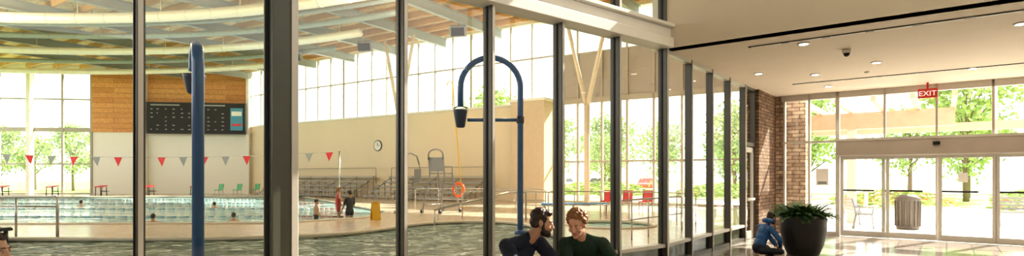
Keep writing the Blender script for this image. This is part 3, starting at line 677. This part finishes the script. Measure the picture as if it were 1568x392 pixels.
def person(name,J,mats,hy,hp=0,hair='short',beard=False,vox=.009,sleeve='short',k=1.,hr=0,barelegs=False):
    e=empty(name,(J['pelvis'][0],J['pelvis'][1],0)); B=Body()
    V=lambda q: Vector(J[q])
    up=(V('chest')-V('pelvis')).normalized(); sd=(V('shL')-V('shR')).normalized(); fw=sd.cross(up).normalized(); sd=up.cross(fw)
    T=Matrix((fw,sd,up)).transposed()
    B.ell(V('pelvis')+up*.03,(.125*k,.165*k,.13*k),T,2)
    B.ell(V('pelvis')*.6+V('chest')*.4,(.118*k,.150*k,.17*k),T,1)
    B.ell(V('pelvis')*.25+V('chest')*.75,(.120*k,.160*k,.17*k),T,1)
    B.ell(V('chest')+up*.02,(.118*k,.172*k,.15*k),T,1)
    hd=V('head'); nk=V('neck')
    for s in 'LR':
        sh=V('sh'+s); el=V('el'+s); wr=V('wr'+s)
        B.cap(nk*.75+V('chest')*.25,sh,.065*k,.062*k,1)
        B.cap(nk+(hd-nk)*.15,sh*.6+nk*.4-up*.01,.042*k,.05*k,1)
        if sleeve=='short':
            B.cap(sh,sh+(el-sh)*.62,.068*k,.066*k,1); B.cap(sh,el,.052*k,.041*k,0); B.cap(el,el+(wr-el)*.35,.041*k,.042*k,0); B.cap(el+(wr-el)*.35,wr,.042*k,.027*k,0)
        elif sleeve=='none':
            B.cap(sh,el,.052*k,.040*k,0); B.cap(el,wr,.040*k,.026*k,0)
        else:
            B.cap(sh,el,.068*k,.056*k,1); B.cap(el,wr,.056*k,.042*k,1)
        dh=J.get('hd'+s,tuple(wr-el)); nh=J.get('hn'+s,(0,0,-1)); hand(B,wr,dh,nh,1 if s=='R' else -1,0,J.get('curl',.45),k)
        hp_=V('hip'+s); kn=V('kn'+s); an=V('an'+s); lm=0 if barelegs else 2
        B.cap(hp_,kn,.088*k,.062*k,2 if not barelegs else 0); 
        if barelegs: B.cap(hp_,hp_*.7+kn*.3,.092*k,.09*k,2)
        B.cap(kn,kn+(an-kn)*.35,.058*k,.057*k,lm); B.cap(kn+(an-kn)*.35,an,.056*k,.042*k,lm)
        ft=Vector(J.get('ft'+s,tuple(an+fw*.16-Vector((0,0,.05))))); B.cap(an-Vector((0,0,.03)),ft,.042*k,.038*k,3); B.cap(an-Vector((0,0,.04))-(ft-an).normalized()*.03,an-Vector((0,0,.04)),.036*k,.036*k,3)
    R=rotm(hy,hp,hr); h=lambda x,y,z: hd+R@(Vector((x,y,z))*k)
    def E(c,r,mi,M=R): B.ell(h(*c),Vector(r)*k,M,mi)
    B.cap(nk-up*.02,h(-.02,0,-.07),.058*k,.054*k,0)
    E((-.015,0,.03),(.094,.075,.088),0); E((.022,0,-.02),(.068,.060,.085),0); E((.04,0,-.07),(.05,.046,.038),0); E((.073,0,-.098),(.02,.024,.018),0)
    B.cap(h(.086,0,.012),h(.108,0,-.030),.009*k,.013*k,0); 
    for s in (-1,1):
        E((.078,s*.03,.026),(.014,.024,.009),0); E((.062,s*.042,-.03),(.025,.02,.024),0); E((-.002,s*.074,-.008),(.018,.010,.032),0); B.cap(h(.098,s*.010,-.032),h(.1,s*.012,-.033),.007*k,.007*k,0)
    E((.086,0,-.058),(.011,.024,.006),5); E((.084,0,-.068),(.011,.021,.007),5)
    B.make('body',mats,vox,e,3)
    mb=MB()
    for s in (-1,1):
        mb.ell(h(.077,s*.030,.006),(.011*k,.013*k,.008*k),R,0); mb.ell(h(.0855,s*.030,.003),(.004*k,.005*k,.005*k),R,1); 
        mb.tube([h(.090,s*.014,.027),h(.091,s*.030,.033),h(.082,s*.047,.028)],[.003*k,.0045*k,.002*k],6,2); mb.tube([h(.087,s*.018,.010),h(.0895,s*.030,.012),h(.082,s*.043,.010)],.005*k,6,3)
    mb.build('eyes_and_brows',[EYEW,IRIS,mats[4],mats[0]],W0,e)
    H=Body()
    def HE(c,r): H.ell(h(*c),Vector(r)*k,R,0)
    if hair=='short':
        HE((-.028,0,.052),(.094,.080,.080)); HE((-.045,0,.0),(.068,.076,.072)); HE((.03,0,.095),(.045,.055,.028)); 
        for s in (-1,1): HE((.012,s*.066,.035),(.03,.014,.04))
        dsp,ds=.006,60
    elif hair=='curly':
        rr=random.Random(5); HE((-.028,0,.055),(.096,.082,.082)); HE((-.045,0,.0),(.068,.078,.072))
        for q in range(150):
            a=rr.uniform(0,6.28); z=rr.uniform(-.5,1); rad=math.sqrt(max(0,1-z*z)); x=rad*math.cos(a);y=rad*math.sin(a)
            if x>.55 and z<.55: continue
            r=rr.uniform(.014,.022); HE((-.022+.092*x,.083*y,.052+.088*z),(r,r,r))
        dsp,ds=.004,90
    else:
        HE((-.028,0,.052),(.098,.084,.084)); HE((-.05,0,-.01),(.07,.08,.085)); H.cap(h(-.08,0,-.03),h(-.10,0,-.14),.045*k,.03*k,0); dsp,ds=.005,50
    if beard:
        HE((.042,0,-.080),(.056,.054,.042)); HE((.072,0,-.098),(.026,.034,.024)); 
        for s in (-1,1): H.cap(h(.012,s*.062,-.0),h(.03,s*.052,-.07),.013*k,.018*k,0)
        H.cap(h(.094,.018,-.05),h(.094,-.018,-.05),.006*k,.006*k,0)
    H.make('hair',[mats[4]],max(.005,vox*.6),e,1,dsp,ds)
    return e,B,h,R
def skin(n,c): 
    m=mk(n,c,.5,0,.06,12); m.node_tree.nodes['Principled BSDF'].inputs['Subsurface Weight'].default_value=.1; m.node_tree.nodes['Principled BSDF'].inputs['Subsurface Radius'].default_value=(.02,.01,.005); return m
SK1=skin('skin_light',(.60,.36,.26)); SK2=skin('skin_tan',(.47,.28,.19)); LIP=mk('lips',(.45,.18,.15),.4)
HD=mk('hair_dark_brown',(.03,.018,.012),.45,0,.4,60); HB=mk('hair_sandy_brown',(.26,.13,.055),.5,0,.5,60)
NAVY=mk('navy_cotton',(.016,.022,.045),.85,0,.2,10,.3,25); DGR=mk('dark_green_cotton',(.015,.042,.028),.85,0,.2,10,.3,25)
JEAN=mk('dark_denim',(.02,.025,.04),.8,0,.2,15); SHOE=mk('dark_shoe',(.03,.03,.03),.6); KHA=mk('khaki_cloth',(.25,.2,.14),.8)
mb=MB(); mb.box(-.75,1.35,4.95,5.55,.36,.42,0)
for x in (-.6,1.2): mb.box(x-.05,x+.05,5.0,5.5,0,.36,1)
for k in range(5): mb.box(-.75,1.35,4.95+.122*k,5.06+.122*k,.42,.435,0)
mb.build('lobby_bench',[mk('bench_oak',(.35,.22,.12),.5,0,.2),M_frame],bevel=.005)
JL=dict(pelvis=(-.02,5.22,.56),chest=(.06,5.10,.90),neck=(.16,5.03,1.05),head=(.27,4.99,1.185),
 shL=(.25,5.17,.985),shR=(-.05,4.90,.985),elL=(.44,5.0,.76),elR=(.09,4.64,.74),wrL=(.48,4.76,.66),wrR=(.29,4.57,.64),hdL=(.1,-1,-.2),hdR=(1,.2,-.2),hnL=(-.3,0,-1),hnR=(0,.3,-1),
 hipL=(.06,5.26,.53),hipR=(-.08,5.12,.53),knL=(.36,4.92,.52),knR=(.18,4.72,.52),anL=(.38,4.78,.09),anR=(.20,4.60,.09),ftL=(.46,4.66,.04),ftR=(.28,4.48,.04))
person('seated_man_dark_hair',JL,[SK2,NAVY,JEAN,SHOE,HD,LIP],-.12,.22,'short',True,vox=.006)
JR=dict(pelvis=(.75,5.36,.56),chest=(.69,5.28,.885),neck=(.65,5.22,1.03),head=(.60,5.14,1.155),
 shL=(.85,5.24,.96),shR=(.50,5.24,.96),elL=(.93,4.99,.80),elR=(.50,5.06,.74),wrL=(.73,4.85,.84),wrR=(.67,4.88,.70),hdL=(-1,-.1,.0),hdR=(1,-.2,0),hnL=(0,.3,-1),hnR=(0,0,-1),
 hipL=(.86,5.30,.53),hipR=(.69,5.30,.53),knL=(.90,4.88,.52),knR=(.72,4.86,.52),anL=(.90,4.76,.09),anR=(.71,4.72,.09),ftL=(.92,4.62,.04),ftR=(.71,4.57,.04))
person('seated_man_curly_hair',JR,[SK1,DGR,KHA,SHOE,HB,LIP],math.radians(-118),.34,'curly',False,vox=.006)
BLU=mk('blue_jacket',(.03,.12,.32),.6,0,.3,8,.6,14)
px,py=5.08,11.22
JC=dict(pelvis=(px-.12,py,.13),chest=(px-.0,py+.02,.46),neck=(px+.07,py+.02,.62),head=(px+.15,py+.03,.755),
 shL=(px+.02,py+.20,.56),shR=(px+.06,py-.16,.55),elL=(px+.22,py+.25,.35),elR=(px+.20,py-.24,.34),wrL=(px+.28,py+.10,.20),wrR=(px+.28,py-.10,.20),hnL=(0,0,-1),hnR=(0,0,-1),
 hipL=(px-.1,py+.1,.11),hipR=(px-.1,py-.1,.11),knL=(px+.20,py+.33,.12),knR=(px+.18,py-.34,.12),anL=(px+.10,py-.12,.075),anR=(px+.20,py+.05,.075),ftL=(px+.0,py-.2,.04),ftR=(px+.12,py+.16,.04))
e,B,h,R=person('seated_child_blue_jacket',JC,[SK1,BLU,JEAN,SHOE,HD,LIP],.7,.5,'short',False,vox=.009,sleeve='long',k=.92)
mb=MB(); mb.tube([h(-.06,.10,-.10),h(-.12,.07,-.12),h(-.15,0,-.135),h(-.12,-.07,-.12),h(-.06,-.10,-.10),h(.03,-.07,-.13)],[.03,.045,.055,.045,.03,.02],12,0); mb.build('hood',[BLU],W0,e)
qx,qy=-3.34,3.55
JQ=dict(pelvis=(qx-.12,qy,.56),chest=(qx-.05,qy,.86),neck=(qx-.01,qy,1.0),head=(qx+.02,qy,1.12),
 shL=(qx-.03,qy+.19,.93),shR=(qx-.03,qy-.19,.93),elL=(qx+.1,qy+.24,.70),elR=(qx+.1,qy-.24,.70),wrL=(qx+.32,qy+.14,.64),wrR=(qx+.32,qy-.14,.64),
 hipL=(qx-.1,qy+.1,.53),hipR=(qx-.1,qy-.1,.53),knL=(qx+.34,qy+.12,.52),knR=(qx+.34,qy-.12,.52),anL=(qx+.36,qy+.12,.09),anR=(qx+.36,qy-.12,.09),ftL=(qx+.5,qy+.12,.04),ftR=(qx+.5,qy-.12,.04))
person('seated_visitor',JQ,[SK2,mk('maroon_cotton',(.2,.03,.03),.8),JEAN,SHOE,HD,LIP],.15,.1,'short',False,vox=.009)
mb=MB(); mb.box(qx-.4,qx+.12,qy-.7,qy+.7,.36,.435,0)
for y in (-.6,.6): mb.box(qx-.35,qx+.08,qy+y-.04,qy+y+.04,0,.36,1)
mb.build('lobby_bench.001',[mk('bench_oak2',(.35,.22,.12),.5,0,.2),M_frame],bevel=.005)
def standing(x,y,z,yaw,H=1.7,arm=0.):
    k=H/1.75; R2=Matrix.Rotation(yaw,3,'Z')
    def q(a,b,c): v=R2@Vector((a*k,b*k,c*k)); return (x+v.x,y+v.y,z+v.z)
    return dict(pelvis=q(0,0,.95),chest=q(0,0,1.28),neck=q(0,0,1.46),head=q(.03,0,1.63),shL=q(0,.19,1.40),shR=q(0,-.19,1.40),elL=q(.05,.27,1.12),elR=q(.05+arm*.2,-.27,1.12+arm*.2),wrL=q(.2,.25,.92),wrR=q(.22+arm*.2,-.18,.95+arm*.4),
      hipL=q(0,.1,.92),hipR=q(0,-.1,.92),knL=q(.03,.11,.5),knR=q(.03,-.11,.5),anL=q(0,.12,.09),anR=q(0,-.12,.09),ftL=q(.15,.13,.05),ftR=q(.15,-.13,.05)),k
RS=mk('swimsuit_red',(.5,.08,.06),.6); DS=mk('swimsuit_dark',(.02,.02,.03),.6)
J,k=standing(-7.05,22.6,-.55,.3,1.7,.5); person('wading_woman',J,[SK1,RS,RS,SK1,HB,LIP],.3,.2,'long',vox=.02,sleeve='none',k=k,barelegs=True)
J,k=standing(-6.5,22.3,-.7,2.6,1.72); person('wading_man',J,[SK2,DS,DS,SK2,HD,LIP],2.6,.3,'short',vox=.02,sleeve='short',k=k,barelegs=True)
J,k=standing(-7.6,21.6,-.75,.2,1.45); person('wading_boy',J,[SK2,SK2,DS,SK2,HD,LIP],.5,.1,'short',vox=.02,sleeve='none',k=k,barelegs=True)
for (x,y) in ((-10.3,20.6),(-12.9,20.0),(-15.5,29),(-24,31)):
    J,k=standing(x,y,-1.45,2.0,1.7); person('swimmer',J,[SK2,SK2,DS,SK2,HD,LIP],2.0,.1,'short',vox=.02,sleeve='none',k=k,barelegs=True)
# ------------------------------------------------------------------ lighting
w=bpy.data.worlds.new('World'); S.world=w; w.use_nodes=True; nt=w.node_tree
bg=nt.nodes['Background']; sky=nt.nodes.new('ShaderNodeTexSky'); sky.sky_type='HOSEK_WILKIE'; sky.turbidity=4
sky.sun_direction=(.66,.41,.62)
mx=nt.nodes.new('ShaderNodeMix'); mx.data_type='RGBA'; mx.inputs[0].default_value=.85; mx.inputs[7].default_value=(1,.97,.92,1)
nt.links.new(sky.outputs[0],mx.inputs[6]); nt.links.new(mx.outputs[2],bg.inputs[0]); bg.inputs[1].default_value=2.7
sd=bpy.data.lights.new('sun','SUN'); sd.energy=15; sd.angle=.01; sd.color=(1,.90,.74); so=bpy.data.objects.new('sun',sd); COL.objects.link(so)
sv=Vector((.85,.53,.80)).normalized(); so.rotation_euler=sv.to_track_quat('Z','Y').to_euler(); so.location=(30,20,40)
for i,(x,y) in enumerate([(-28,26),(-18,21),(-6,24),(2,20)]):  # hall lamps and fixtures added to brighten the roof and pool hall
    mb=MB(); mb.lathe((x,y,10.3),[(.25,0),(.23,.1),(.12,.25),(.06,.3)],20,0); mb.lathe((x,y,10.29),[(.0,0),(.22,.0)],20,1,False); mb.tube([(x,y,10.5),(x,y,HZ-.3)],.02,6,0); o=mb.build('added_hall_lamp',[M_white,M_lamp])
    l=bpy.data.lights.new('added_hall_light','POINT'); l.energy=900; l.shadow_soft_size=.4; l.color=(1,.86,.64); lo=bpy.data.objects.new('added_hall_light',l); COL.objects.link(lo); lo.location=(x,y,9.2)
    lo.parent=o; lo.matrix_parent_inverse=o.matrix_basis.inverted()
# ------------------------------------------------------------------ camera
cd=bpy.data.cameras.new('camera'); cd.sensor_width=36; cd.lens=36*870/1600; cd.shift_y=75/1600; cd.clip_end=500
co=bpy.data.objects.new('camera',cd); COL.objects.link(co); co.location=(0,0,1.6); co.rotation_euler=(math.pi/2,0,0); S.camera=co
S.view_settings.view_transform='Standard'
try: S.view_settings.look='Medium High Contrast'
except Exception as ex: print(ex)
S.view_settings.exposure=.15
